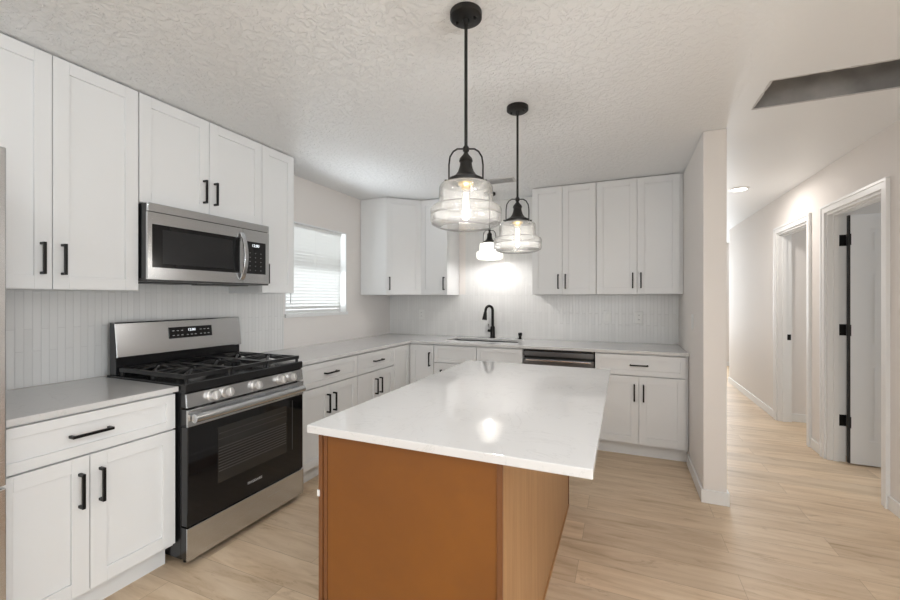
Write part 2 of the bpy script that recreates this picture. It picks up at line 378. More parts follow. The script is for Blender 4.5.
# tile backsplash (one continuous skin per wall)
struct(slab('y', [0.0045, 3.12], [0.883, 1.355], [], -0.004, -0.0002), 'wall_tile_back', TILE_B)
struct(slab('y', [1.00, 1.82], [1.3555, ZC], [], -0.004, -0.0002), 'wall_tile_behind_sink', TILE_B)
struct(slab('x', [-3.575, -1.68], [0.883, 1.41], [], 0.0002, 0.006), 'wall_tile_left', TILE_L)
struct(MB().box(0.0002, 0.008, -1.6798, -1.672, 0.883, 1.346), 'trim_2', PLASTIC)

# baseboards
def baseboard(name, x0, x1, y0, y1, h=0.085): struct(MB().box(x0, x1, y0, y1, 0, h), name, TRIM, 0.003)
bt = 0.013
struct(MB().prism([(XR - bt, -0.60), (XR - bt, YP - bt), (XP + bt, YP - bt), (XP + bt, 4.0), (XP + 0.0002, 4.0), (XP + 0.0002, YP - 0.0002), (XR - 0.0002, YP - 0.0002), (XR - 0.0002, -0.60)], 0, 0.085), 'baseboard_pier', TRIM, 0.003)
for i, (a, b) in enumerate(((-3.2, D1a - 0.062), (D1b + 0.062, D2a - 0.062), (D2b + 0.062, 3.2))):
    baseboard(('baseboard_hall_near', 'baseboard_hall_between_doors', 'baseboard_hall_far')[i], XH - bt, XH - 0.0003, a, b)
baseboard('baseboard_hall_end', XP + 0.02, XE - 0.3, 4.966, 4.979)
baseboard('baseboard_far_bedroom', XHo + 0.001, XE - 0.3, 1.081, 1.0945)
baseboard('baseboard_bedroom_side', XHo + 0.02, XE - 0.3, 0.2105, 0.2235)
baseboard('baseboard_rear', 0, XE, YB + 0.0005, YB + bt)

# ------------------------------------------------------------------ doorways
def casing(parent, a, b, z, x, s=-1, w=0.060, th=0.016):
    m = MB()
    m.box(x + s * th, x, a - w, a, 0, z + w); m.box(x + s * th, x, b, b + w, 0, z + w); m.box(x + s * th, x, a, b, z, z + w)
    m.box(x + s * (th + 0.006), x + s * th, a - w, a - w + 0.018, 0, z + w); m.box(x + s * (th + 0.006), x + s * th, b + w - 0.018, b + w, 0, z + w)
    m.box(x + s * (th + 0.006), x + s * th, a - w + 0.018, b + w - 0.018, z + w - 0.018, z + w)
    return m.build('door_casing', TRIM, parent)
def jamb(parent, a, b, z):
    m = MB(); j = 0.018; a += 0.0006; b -= 0.0006; z -= 0.0006
    m.box(XH, XHo, a, a + j, 0, z); m.box(XH, XHo, b - j, b, 0, z); m.box(XH, XHo, a + j, b - j, z - j, z)
    m.box(XH + 0.035, XH + 0.070, a + j, a + j + 0.011, 0, z - j); m.box(XH + 0.035, XH + 0.070, b - j - 0.011, b - j, 0, z - j)
    m.box(XH + 0.035, XH + 0.070, a + j + 0.011, b - j - 0.011, z - j - 0.011, z - j)
    return m.build('door_jamb', TRIM, parent)
d1 = thing('door_1', None, None, (0, 0, 0), kind='structure')
casing(d1, D1a, D1b, D1z, XH - 0.0003); jamb(d1, D1a, D1b, D1z)
# the leaf, swung into the room: six raised panels
hx, hy = XHo - 0.004, D1b - 0.026
M = Matrix.Translation((hx + 0.012, hy - 0.014, 0)) @ Matrix.Rotation(R(-2.0), 4, 'Z')
lw, lh, lt = 0.76, 1.955, 0.035
def leaf(M):
    m = MB(); z0 = 0.012
    m.box(0, lw, -lt + 0.006, -0.006, z0, z0 + lh, M)
    cols = ((0.11, 0.345), (0.415, 0.65)); rows = ((0.20, 0.80), (0.93, 1.53), (1.65, 1.85))
    xs = [0, .11, .345, .415, .65, lw]; zs = [z0, .20, .80, .93, 1.53, 1.65, 1.85, z0 + lh]
    for side in (0, 1):
        y0, y1 = ((-lt, -lt + 0.0058), (-0.0058, 0))[side]
        for i in range(5):
            for j in range(7):
                if i in (1, 3) and j in (1, 3, 5):
                    yy0, yy1 = (y0 + 0.001, y1) if side == 0 else (y0, y1 - 0.001)
                    m.box(xs[i] + 0.03, xs[i + 1] - 0.03, yy0, yy1, zs[j] + 0.03, zs[j + 1] - 0.03, M)
                else: m.box(xs[i], xs[i + 1], y0, y1, zs[j], zs[j + 1], M)
    return m
lf = leaf(M).build('door_leaf', DOORP, d1)
for z in (0.332, 1.058, 1.775):
    h = MB(); h.box(XHo - 0.043, XHo + 0.002, D1b - 0.0215, D1b - 0.0185, z - 0.045, z + 0.045)
    h.cyl((XHo + 0.008, D1b - 0.031, z - 0.047), (XHo + 0.008, D1b - 0.031, z + 0.047), 0.0085, 12)
    h.box(-0.001, 0.004, -lt - 0.0015, -lt, z - 0.045, z + 0.045, M)
    h.build('hinge', BLACK, d1, label='black butt hinge')
MB().box(-0.0115, -0.0004, -lt + 0.001, -0.004, 0.012, 1.965, M).build('hinge_gap_shade', DARK, d1, label='black strip painted in as the shaded gap along the hinge edge')  # dark strip put in for the shade between jamb and leaf
kb = MB(); kb.lathe([(0, 0), (0.031, 0), (0.031, 0.006), (0.012, 0.010), (0.012, 0.035), (0.026, 0.045), (0.029, 0.06), (0.02, 0.07), (0, 0.072)], 24, M @ Matrix.Translation((lw - 0.06, -lt, 0.93)) @ Matrix.Rotation(R(90), 4, 'X'))
kb.build('door_knob', BLACK, d1, smooth=True)
d2 = thing('door_2', None, None, kind='structure')
casing(d2, D2a, D2b, D2z, XH - 0.0003); jamb(d2, D2a, D2b, D2z)
sp_ = MB(); sp_.box(XH + 0.078, XHo - 0.006, D2b - 0.0205, D2b - 0.0182, 0.868, 0.928); sp_.build('strike_plate', BLACK, d2, label='black strike plate')

# ------------------------------------------------------------------ window over the counter
w1 = thing('window_1', None, None, kind='structure')
f = MB(); xo = -0.115
f.box(xo, xo + 0.03, WY0, WY0 + 0.035, WZ0, WZ1); f.box(xo, xo + 0.03, WY1 - 0.035, WY1, WZ0, WZ1)
f.box(xo, xo + 0.03, WY0 + 0.035, WY1 - 0.035, WZ0, WZ0 + 0.035); f.box(xo, xo + 0.03, WY0 + 0.035, WY1 - 0.035, WZ1 - 0.035, WZ1)
f.box(xo, xo + 0.035, WY0 + 0.035, WY1 - 0.035, 1.555, 1.595)
f.build('window_frame', PLASTIC, w1, 0.003)
MB().box(xo + 0.012, xo + 0.016, WY0 + 0.035, WY1 - 0.035, WZ0 + 0.035, WZ1 - 0.035).build('window_pane', PANE, w1)
s_ = MB(); e = 0.0003
s_.box(-0.083, 0.0, WY0 + e, WY0 + 0.012, WZ0 + e, WZ1 - e); s_.box(-0.083, 0, WY1 - 0.012, WY1 - e, WZ0 + e, WZ1 - e); s_.box(-0.083, 0, WY0 + 0.012, WY1 - 0.012, WZ1 - 0.012, WZ1 - e)
s_.build('window_reveal', TRIM, w1)
MB().box(-0.083, 0.020, WY0 - 0.0, WY1 + 0.0, WZ0 - 0.020, WZ0 + 0.010).build('window_sill', TRIM, w1, 0.003)
bl = thing('window_blind', 'white horizontal slat blind with its slats closed, hanging in the window above the counter', 'blind', (-0.045, (WY0 + WY1) / 2 - 0.01, WZ0))
bw = 0.375
MB().box(-0.018, 0.018, -bw, bw, WZ1 - WZ0 - 0.042, WZ1 - WZ0 - 0.014).build('headrail', PLASTIC, bl, 0.002)
sm = MB(); nsl = 25; ztop = WZ1 - WZ0 - 0.055; zbot = 0.062
for k in range(nsl):
    z = zbot + (ztop - zbot) * k / (nsl - 1); tilt = R(-50)
    Mk = Matrix.Translation((0, 0, z)) @ Matrix.Rotation(tilt, 4, 'Y')
    sm.box(-0.0165, 0.0165, -bw, bw, -0.0006, 0.0006, Mk)
sm.build('slats', SLAT, bl)
MB().box(-0.011, 0.011, -bw, bw, 0.022, 0.040).build('bottom_rail', PLASTIC, bl, 0.003)
cm = MB()
for y in (-0.28, 0.0, 0.28): cm.cyl((0.0135, y, 0.03), (0.0135, y, ztop + 0.02), 0.0012, 6)
cm.build('ladder_cord', PLASTIC, bl)
MB().cyl((0.026, -bw + 0.06, 0.10), (0.026, -bw + 0.06, ztop), 0.004, 8).build('tilt_wand', GREY, bl, label='grey tilt wand')

# ------------------------------------------------------------------ cabinets
DT = 0.020
def shaker(x0, x1, z0, z1, yf, M=None, fr=0.057):
    """five-piece door whose front face lies at local y = yf (front is -Y)"""
    m = MB(); yb = yf + DT
    if z1 - z0 < 0.2: fr = 0.040
    m.box(x0, x0 + fr, yf, yb, z0, z1, M); m.box(x1 - fr, x1, yf, yb, z0, z1, M)
    m.box(x0 + fr, x1 - fr, yf, yb, z0, z0 + fr, M); m.box(x0 + fr, x1 - fr, yf, yb, z1 - fr, z1, M)
    m.box(x0 + fr, x1 - fr, yf + 0.008, yb, z0 + fr, z1 - fr, M)
    return m
def handle(parent, x, z, yf, vert=True, ln=0.138, M=None):
    m = MB(); h = ln / 2; so = 0.030; t = 0.0055
    if vert:
        m.box(x - t, x + t, yf - so - 0.005, yf - so + 0.005, z - h, z + h, M)
        for q in (-1, 1): m.box(x - t, x + t, yf - so, yf - 0.0002, z + q * (h - t) - t, z + q * (h - t) + t, M)
    else:
        m.box(x - h, x + h, yf - so - 0.005, yf - so + 0.005, z - t, z + t, M)
        for q in (-1, 1): m.box(x + q * (h - t) - t, x + q * (h - t) + t, yf - so, yf - 0.0002, z - t, z + t, M)
    m.build('handle', BLACK, parent, 0.0012, label='black bar handle')
def front(kind, root, x0, x1, z0, z1, yf, hd=None, M=None):
    d = shaker(x0, x1, z0, z1, yf, M).build(kind, CAB, root, 0.0014)
    if hd: handle(d, hd[0], hd[1], yf, hd[2], M=M)
    return d
G = 0.0015; CTB = 0.856
def base_body(root, w, dep=0.617, top=CTB):
    b = MB(); b.box(0.001, w - 0.001, -dep, -0.008, 0.105, top); b.box(0.001, w - 0.001, -dep + 0.07, -0.06, 0, 0.105)
    b.build('body', CAB, root)
    MB().box(0.001, w - 0.001, -dep + 0.058, -dep + 0.0695, 0.0, 0.104).build('toe_kick', CAB, root)
YF = -0.640
def base_cabinet(label, loc, rz, w, split=None, drawers=1, group='base cabinets along the walls', x0=0.0, x1=None, mid=None):
    t = thing('base_cabinet', label, 'cabinet', loc, rz, group); base_body(t, w)
    x1 = w if x1 is None else x1; mid = mid or (x0 + x1) / 2
    front('drawer', t, x0 + 2 * G, x1 - 2 * G, 0.680, 0.846, YF, (mid, 0.765, False))
    front('door', t, x0 + 2 * G, mid - G, 0.122, 0.672, YF, (mid - 0.034, 0.541, True))
    front('door', t, mid + G, x1 - 2 * G, 0.122, 0.672, YF, (mid + 0.034, 0.541, True))
    return t
q90 = R(90)
base_cabinet('white base cabinet with one drawer and two doors, between the refrigerator and the range', (0, -3.575, 0), q90, 0.623, mid=0.283)
base_cabinet('white base cabinet with one drawer and two doors, directly to the right of the range', (0, -2.176, 0), q90, 0.668)
base_cabinet('white base cabinet with one drawer and two doors, left of the corner unit', (0, -1.506, 0), q90, 0.566)
base_cabinet('white base cabinet with one drawer and two doors, between the dishwasher and the wall end', (2.424, 0, 0), 0, 0.695, x1=0.678)
# inner corner base cabinet
c = thing('corner_base_cabinet', 'white corner base cabinet in the inside bend of the counter, with a folding door', 'cabinet', (0, 0, 0), 0, 'base cabinets along the walls')
b = MB(); b.prism([(0.008, -0.008), (0.008, -0.938), (0.617, -0.938), (0.617, -0.617), (0.908, -0.617), (0.908, -0.008)], 0.105, CTB)
b.prism([(0.06, -0.06), (0.06, -0.938), (0.547, -0.938), (0.547, -0.547), (0.908, -0.547), (0.908, -0.06)], 0, 0.105)
b.build('body', CAB, c)
Mq = Matrix.Rotation(q90, 4, 'Z')
front('door', c, -0.936, -0.643, 0.122, 0.846, YF, None, Mq)
front('door', c, 0.643, 0.906, 0.122, 0.846, YF, (0.868, 0.705, True))
# sink base
c = thing('sink_base_cabinet', 'white sink base cabinet with two false drawer fronts, beneath the sink', 'cabinet', (0.911, 0, 0), 0, 'base cabinets along the walls')
b = MB(); b.box(0.001, 0.892, -0.617, -0.608, 0.105, CTB); b.box(0.001, 0.892, -0.608, -0.008, 0.105, 0.60); b.box(0.001, 0.018, -0.608, -0.008, 0.60, CTB); b.box(0.875, 0.892, -0.608, -0.008, 0.60, CTB); b.box(0.001, 0.892, -0.547, -0.06, 0, 0.105)
b.build('body', CAB, c)
front('false_drawer_front', c, 0.003, 0.445, 0.680, 0.846, YF); front('false_drawer_front', c, 0.451, 0.890, 0.680, 0.846, YF)
front('door', c, 0.003, 0.445, 0.122, 0.672, YF, (0.085, 0.541, True)); front('door', c, 0.451, 0.890, 0.122, 0.672, YF, (0.49, 0.541, True))

# upper cabinets
ZB = 1.348; ZT = ZC - 0.004; UF = -0.337
def upper(label, loc, rz, w, doors, z0=ZB, fillr=0.0, group='upper wall cabinets'):
    t = thing('wall_cabinet', label, 'cabinet', loc, rz, group)
    MB().box(0.001, w - 0.001, UF + DT + 0.0025, -0.006, z0, ZT).build('body', CAB, t)
    for x0, x1, hx in doors:
        front('door', t, x0 + G, x1 - G, z0 + 0.002, ZT - 0.004, UF, (hx, z0 + (0.134 if rz else 0.121) if z0 < 1.5 else z0 + 0.135, True))
    return t
upper('white two-door wall cabinet hung between the refrigerator and the microwave', (0.0, -3.575, 0), q90, 0.628, [(0.0, 0.290, 0.253), (0.290, 0.628, 0.323)])
upper('short white two-door wall cabinet directly above the microwave', (0.0, -2.944, 0), q90, 0.762, [(0, 0.381, 0.344), (0.381, 0.762, 0.412)], 1.808)
upper('narrow white single-door wall cabinet between the microwave and the window', (0.0, -2.180, 0), q90, 0.291, [(0, 0.291, 0.030)])
upper('narrow white single-door wall cabinet right of the diagonal corner cabinet, left of the sink', (0.602, 0, 0), 0, 0.322, [(0.0, 0.320, 0.285)])
upper('white two-door wall cabinet right of the sink, the one nearer the pendant lamps', (1.826, 0, 0), 0, 0.590, [(0, 0.287, 0.251), (0.287, 0.589, 0.318)])
upper('white two-door wall cabinet right of the sink, the one touching the wall end', (2.418, 0, 0), 0, 0.702, [(0, 0.341, 0.305), (0.341, 0.677, 0.371)])
c = thing('corner_wall_cabinet', 'white diagonal wall cabinet in the room corner above the counter bend', 'cabinet', (0, 0, 0), 0, 'upper wall cabinets')
b = MB(); b.prism([(0.006, -0.006), (0.006, -0.600), (0.325, -0.600), (0.600, -0.325), (0.600, -0.006)], ZB, ZT)
b.build('body', CAB, c)
Ld = math.hypot(0.275, 0.275)
Md = Matrix.Translation((0.325, -0.600, 0)) @ Matrix.Rotation(R(45), 4, 'Z')
front('door', c, 0.003, Ld - 0.003, ZB + 0.002, ZT - 0.004, -DT - 0.0025, (0.034, 1.468, True), Md)

# ------------------------------------------------------------------ counters
CT0, CT1 = 0.857, 0.882
def counter(mb, label):
    o = mb.build('countertop', QUARTZ, None, 0.003); o['label'] = label; o['category'] = 'countertop'; return o
counter(slab('z', [0.0065, 0.655], [-3.575, -2.948], [], CT0, CT1), 'short white quartz countertop between the refrigerator and the range')
SX0, SX1, SY0, SY1 = 0.945, 1.700, -0.440, -0.125
ys = [-2.174, -0.655, SY0, SY1, -0.0065]; xs = [0.0005, 0.655, SX0, SX1, 3.1205]
counter(slab('z', xs, ys, [(1, 0), (2, 0), (3, 0), (2, 2)], CT0, CT1), 'long L-shaped white quartz countertop running round the corner and holding the sink')
# sink
sk = thing('kitchen_sink', 'undermount rectangular steel sink set in the long countertop below the faucet', 'sink', (0, 0, 0))
b = slab('z', [SX0 - 0.012, SX0 + 0.004, SX1 - 0.004, SX1 + 0.012], [SY0 - 0.012, SY0 + 0.004, SY1 - 0.004, SY1 + 0.012], [(1, 1)], 0.66, 0.8565)
b.box(SX0 + 0.004, SX1 - 0.004, SY0 + 0.004, SY1 - 0.004, 0.66, 0.672)
b.build('basin', STEELD, sk)
MB().lathe([(0, 0.673), (0.04, 0.673), (0.045, 0.6725), (0.045, 0.6715)], 24, Matrix.Translation((1.31, -0.29, 0))).build('drain', CHROME, sk, smooth=True)
# faucet
fx, fy = 1.340, -0.066; z0 = CT1 + 0.0004
fc = thing('kitchen_faucet', 'matte black gooseneck pull-down faucet standing behind the sink', 'faucet', (fx, fy, z0), R(-38))
m = MB(); m.lathe([(0, 0), (0.030, 0), (0.030, 0.006), (0.026, 0.010), (0.026, 0.115), (0.0185, 0.128), (0.0, 0.128)], 24); m.build('base', BLACK, fc, smooth=True)
pts = [(0, 0, 0.112), (0, 0, 0.20), (0, 0, 0.30)]; r = 0.045
for k in range(1, 12):
    a = math.pi * k / 11 * 0.94; pts.append((0, -r + r * math.cos(a), 0.30 + r * math.sin(a)))
pts.append((0, pts[-1][1] - 0.004, 0.282))
MB().tube(pts, 0.0145, 14).build('spout', BLACK, fc, smooth=True)
p = pts[-1]
MB().cyl((0, p[1], p[2]), (0, p[1] - 0.012, p[2] - 0.085), 0.0165, 18, 0.027).build('spray_head', BLACK, fc, smooth=True)
m = MB(); m.cyl((0, 0, 0.075), (-0.062, -0.012, 0.075), 0.0155, 14); m.build('lever_hub', BLACK, fc, smooth=True)
m = MB(); m.tube([(-0.052, -0.01, 0.085), (-0.055, -0.012, 0.115), (-0.050, -0.022, 0.150)], 0.0055, 10); m.build('lever', CHROME, fc, smooth=True, label='polished lever')
sd = MB(); sd.lathe([(0, 0), (0.021, 0), (0.021, 0.005), (0.014, 0.008), (0.014, 0.035), (0.020, 0.037), (0.020, 0.064), (0.014, 0.068), (0, 0.068)], 20)
sd.tube([(0, 0, 0.056), (0, -0.02, 0.060), (0, -0.042, 0.057)], 0.006, 10)
o = sd.build('soap_dispenser', BLACK, None, smooth=True, loc=(1.645, -0.075, z0)); o['label'] = 'small matte black soap dispenser on the countertop right of the faucet'; o['category'] = 'soap dispenser'

# ------------------------------------------------------------------ dishwasher
dw = thing('dishwasher', 'built-in stainless steel dishwasher under the countertop beside the sink cabinet', 'dishwasher', (1.809, 0, 0))
MB().box(0.002, 0.608, -0.600, -0.02, 0.02, 0.852).build('body', DARK, dw)
MB().box(0.003, 0.607, -0.645, -0.602, 0.115, 0.770).build('door', STEELD, dw, 0.003)
m = MB(); m.box(0.003, 0.607, -0.645, -0.602, 0.836, 0.850); m.build('control_strip', BLKENAMEL, dw, 0.002)
m = MB(); m.box(0.003, 0.607, -0.648, -0.602, 0.795, 0.8355); m.build('upper_panel', STEELD, dw, 0.002)
MB().box(0.01, 0.60, -0.618, -0.602, 0.7705, 0.7945).build('pocket', DARK, dw)
MB().box(0.025, 0.585, -0.653, -0.6455, 0.752, 0.766).build('handle_lip', STEEL, dw, 0.002)
MB().box(0.003, 0.607, -0.560, -0.54, 0.0, 0.11).build('toe_panel', DARK, dw)

# ------------------------------------------------------------------ range
rg = thing('gas_range', 'freestanding stainless and black gas range with five burner knobs, below the microwave', 'range', (0.016, -2.944, 0), q90)
w = 0.762
MB().box(0.004, w - 0.004, -0.6425, -0.012, 0.035, 0.845).build('body', BLKENAMEL, rg, 0.003)
m = MB(); m.prism_x([(-0.035, 0.8455), (-0.672, 0.8455), (-0.684, 0.855), (-0.684, 0.892), (-0.676, 0.898), (-0.66, 0.892), (-0.09, 0.892), (-0.035, 0.892)], 0.0, w)
m.build('cooktop', BLKENAMEL, rg, 0.002)
m = MB(); m.prism_x([(-0.643, 0.778), (-0.680, 0.778), (-0.673, 0.8445), (-0.643, 0.8445)], 0.003, w - 0.003)
m.build('control_panel_back', BLKENAMEL, rg)
m = MB(); m.prism_x([(-0.6805, 0.778), (-0.690, 0.778), (-0.682, 0.8445), (-0.6735, 0.8445)], 0.002, w - 0.002)
m.build('control_panel', STEEL, rg, 0.001)
for x in (0.133, 0.212, 0.393, 0.570, 0.654):
    Mk = Matrix.Translation((x, -0.6863, 0.812)) @ Matrix.Rotation(R(83), 4, 'X')
    k = MB(); k.lathe([(0, 0), (0.030, 0), (0.030, 0.006), (0.0265, 0.009), (0.0255, 0.030), (0.0235, 0.033), (0, 0.034)], 28, Mk)
    ko = k.build('knob', SATIN, rg, smooth=True)
    MB().box(-0.005, 0.005, -0.019, 0.019, 0.0335, 0.043, Mk).build('grip', SATIN, ko, 0.002)
# oven door
dr = MB(); dr.box(0.004, w - 0.004, -0.690, -0.643, 0.200, 0.683); dr = dr.build('oven_door', BLKGLASS, rg, 0.004)
MB().box(0.004, w - 0.004, -0.682, -0.643, 0.6845, 0.768).build('door_top_edge', BLKENAMEL, rg)
MB().box(0.002, w - 0.002, -0.694, -0.6825, 0.6845, 0.768).build('door_top_strip', STEEL, rg, 0.002)
m = MB(); m.box(0.16, 0.62, -0.6912, -0.6903, 0.35, 0.64); m.build('oven_window', mat('tinted oven window', (0.030, 0.028, 0.026), 0.08), dr)
m = MB()
for z in (0.41, 0.425, 0.44, 0.455, 0.47, 0.485, 0.5, 0.515, 0.53, 0.575, 0.605):
    t2 = 0.0022 if z > 0.55 else 0.006
    m.box(0.165, 0.615, -0.6917, -0.6913, z - t2 / 2, z + t2 / 2)
m.build('oven_rack', mat('rack seen through dark glass', (0.060, 0.058, 0.056), 0.4, 0.0), dr)
m = MB(); m.box(0.665, 0.668, -0.6912, -0.6903, 0.35, 0.66); m.build('window_border', mat('dark grey glass print', (0.12, 0.12, 0.12), 0.3), dr)
m = MB(); hz = 0.728
prof = []
for k in range(13):
    a = k / 12; prof.append((0.018 + (w - 0.050) * a, -0.720 - 0.005 * math.sin(math.pi * a), hz))
m.tube(prof, 0.0215, 18)
for x in (0.045, w - 0.045): m.box(x - 0.012, x + 0.012, -0.724, -0.6945, hz - 0.012, hz + 0.012)
m.build('oven_handle', STEEL, rg, smooth=True)
m = MB()
for k in range(7): m.box(0.06 + k * 0.094, 0.13 + k * 0.094, -0.684, -0.66, 0.7685, 0.7765)
m.build('door_vents', DARK, rg)
text('FRIGIDAIRE', 0.019, Matrix.Translation((0.388, -0.6906, 0.272)) @ Matrix.Rotation(q90, 4, 'X'), 'logo', PRINT, dr)
MB().box(0.004, w - 0.004, -0.682, -0.643, 0.040, 0.193).build('storage_drawer', BLKENAMEL, rg)
MB().box(0.002, w - 0.002, -0.693, -0.6825, 0.036, 0.195).build('drawer_front', STEEL, rg, 0.002)
for x in (0.05, w - 0.05):
    for y in (-0.62, -0.08): MB().cyl((x, y, 0.0), (x, y, 0.036), 0.018, 14).build('foot', BLACK, rg)
# backguard
m = MB(); m.prism_x([(-0.052, 0.8925), (-0.108, 0.8925), (-0.108, 0.985), (-0.118, 0.992), (-0.098, 1.168), (-0.090, 1.175), (-0.052, 1.175)], 0.004, w - 0.004)
m.build('backguard', BLKENAMEL, rg, 0.002)
m = MB(); m.prism_x([(-0.120, 0.984), (-0.1245, 0.990), (-0.121, 1.022), (-0.1015, 1.172), (-0.094, 1.179), (-0.052, 1.179), (-0.052, 1.1755), (-0.090, 1.1755), (-0.099, 1.168), (-0.1185, 0.992)], 0.002, w - 0.002)
m.build('backguard_face', STEEL, rg, 0.0015)
tl = math.atan2(0.0195, 0.15)
Mp = Matrix.Translation((0.0, -0.1152, 1.066)) @ Matrix.Rotation(-tl, 4, 'X')
dp = MB().box(0.276, 0.545, -0.0045, 0.0, 0.0, 0.068, Mp).build('display_panel', BLKGLASS, rg)
text('12:00', 0.022, Mp @ Matrix.Translation((0.412, -0.0048, 0.047)) @ Matrix.Rotation(q90, 4, 'X'), 'clock_digits', DIGIT, dp)
for x in (0.300, 0.326, 0.352, 0.47, 0.495, 0.52):
    for z in (0.018, 0.046): MB().box(x - 0.006, x + 0.006, -0.0055, -0.0046, z - 0.0018, z + 0.0018, Mp).build('button_mark', PRINT, dp)
for x in (0.385, 0.41, 0.435): MB().box(x - 0.006, x + 0.006, -0.0055, -0.0046, 0.0162, 0.0198, Mp).build('button_mark', PRINT, dp)
# burners and grates
for (bx, by, br) in ((0.17, -0.50, 0.048), (0.17, -0.22, 0.040), (0.59, -0.50, 0.045), (0.59, -0.22, 0.036), (0.381, -0.36, 0.050)):
    Mb = Matrix.Translation((bx, by, 0.8922))
    bb = MB().lathe([(0, 0), (br * 1.25, 0), (br * 1.2, 0.004), (br, 0.006), (br, 0.016), (0, 0.016)], 28, Mb).build('burner', GREY, rg, smooth=True, label='aluminium gas burner with black cap')
    MB().lathe([(0, 0.0163), (br * 0.9, 0.0163), (br * 0.92, 0.020), (br * 0.85, 0.024), (0, 0.025)], 28, Mb).build('burner_cap', IRON, bb, smooth=True)
gz0, gz1 = 0.914, 0.934
for gi, (ga, gb) in enumerate(((0.012, 0.262), (0.266, 0.496), (0.500, 0.750))):
    m = MB(); ya, yb = -0.665, -0.125; t = 0.017
    m.box(ga, gb, ya, ya + t, gz0, gz1); m.box(ga, gb, yb - t, yb, gz0, gz1)
    m.box(ga, ga + t, ya + t, yb - t, gz0, gz1); m.box(gb - t, gb, ya + t, yb - t, gz0, gz1)
    mc = (ga + gb) / 2; my = (ya + yb) / 2
    m.box(ga + t, gb - t, my - t / 2, my + t / 2, gz0, gz1)
    for yc in ((ya + my) / 2, (yb + my) / 2) if gi != 1 else (my,):
        for a in range(8):
            an = a * math.pi / 4 + math.pi / 8 * 0; r0 = 0.022; r1 = 0.118
            x0_, y0_ = mc + r0 * math.cos(an), yc + r0 * math.sin(an); x1_, y1_ = mc + r1 * math.cos(an), yc + r1 * math.sin(an)
            x1_ = max(ga + t / 2, min(gb - t / 2, x1_)); y1_ = max(ya + t / 2, min(yb - t / 2, y1_))
            m.tube([(x0_, y0_, gz1 + 0.002), (x0_ + (x1_ - x0_) * .3, y0_ + (y1_ - y0_) * .3, gz1 + 0.001), (x1_, y1_, gz0 + 0.008)], 0.0078, 8)
    for x in (ga + 0.01, gb - 0.01):
        for y in (ya + 0.01, my, yb - 0.01): m.cyl((x, y, 0.8925), (x, y, gz0 + 0.002), 0.009, 10)
    m.build('grate', IRON, rg, label='cast iron grate')

# ------------------------------------------------------------------ microwave
mw = thing('microwave', 'stainless over-the-range microwave with a dark window, fixed above the range', 'microwave', (0, -2.943, 0), q90)
W0, W1 = 1.408, 1.803
MB().box(0.002, 0.759, -0.388, -0.008, W0 + 0.006, W1 - 0.001).build('body', BLKENAMEL, mw, 0.002)
MB().box(0.001, 0.760, -0.403, -0.3885, 1.758, W1).build('vent_trim', STEEL, mw, 0.003)
dx = 0.556
mm_ = MB()
for (x0, x1, a, b) in ((0.001, dx, W0, 1.470), (0.001, dx, 1.695, 1.755), (0.001, 0.022, 1.470, 1.695), (0.535, dx, 1.470, 1.695)): mm_.box(x0, x1, -0.403, -0.3885, a, b)
md = mm_.build('door', STEEL, mw, 0.0)
MB().box(0.022, 0.535, -0.400, -0.3885, 1.470, 1.695).build('door_window', MWGLASS, md)
MB().box(0.075, 0.485, -0.4008, -0.4001, 1.492, 1.672).build('window_screen', mat('perforated dark screen', (0.020, 0.020, 0.021), 0.3, 0, 0.35), md)
m = MB()
cp = MB()
for (x0, x1, a, b) in ((dx + 0.002, 0.760, W0, 1.470), (dx + 0.002, 0.760, 1.680, 1.755), (dx + 0.002, 0.580, 1.470, 1.680), (0.732, 0.760, 1.470, 1.680)): cp.box(x0, x1, -0.403, -0.3885, a, b)
cp = cp.build('control_panel', STEEL, mw, 0.0)
kp = MB().box(0.580, 0.732, -0.4035, -0.3885, 1.470, 1.680).build('keypad', BLKGLASS, cp)
text('12:00', 0.026, Matrix.Translation((0.652, -0.4037, 1.655)) @ Matrix.Rotation(q90, 4, 'X'), 'clock_digits', DIGIT, kp)
for i in range(3):
    for j in range(5): MB().box(0.606 + i * 0.042, 0.612 + i * 0.042, -0.4042, -0.4036, 1.492 + j * 0.028, 1.495 + j * 0.028).build('key_mark', PRINT, kp)
hp = []
for k in range(15):
    a = k / 14; hp.append((0.545, -0.405 - 0.042 * math.sin(math.pi * a) ** 0.7, 1.425 + 0.305 * a))
m = MB(); 
for a, b in zip(hp, hp[1:]):
    pass
n = len(hp); vs_ = []
for p_ in hp:
    vs_.append([m.bm.verts.new((p_[0] + sx * 0.014, p_[1] + sy * 0.006, p_[2])) for sx, sy in ((-1, -1), (1, -1), (1, 1), (-1, 1))])
for a, b in zip(vs_, vs_[1:]):
    for k in range(4): m.bm.faces.new((a[k], a[(k + 1) % 4], b[(k + 1) % 4], b[k]))
m.bm.faces.new(vs_[0][::-1]); m.bm.faces.new(vs_[-1])
m.build('handle', STEEL, md, 0.003, smooth=True, label='curved stainless handle')
u = MB(); u.box(0.002, 0.759, -0.398, -0.02, W0 - 0.010, W0 + 0.0055)
u.box(0.08, 0.33, -0.30, -0.10, W0 - 0.016, W0 - 0.0102); u.box(0.43, 0.68, -0.30, -0.10, W0 - 0.016, W0 - 0.0102)
u.build('underside_panel', mat('dark grey underside', (0.06, 0.06, 0.06), 0.4), mw)

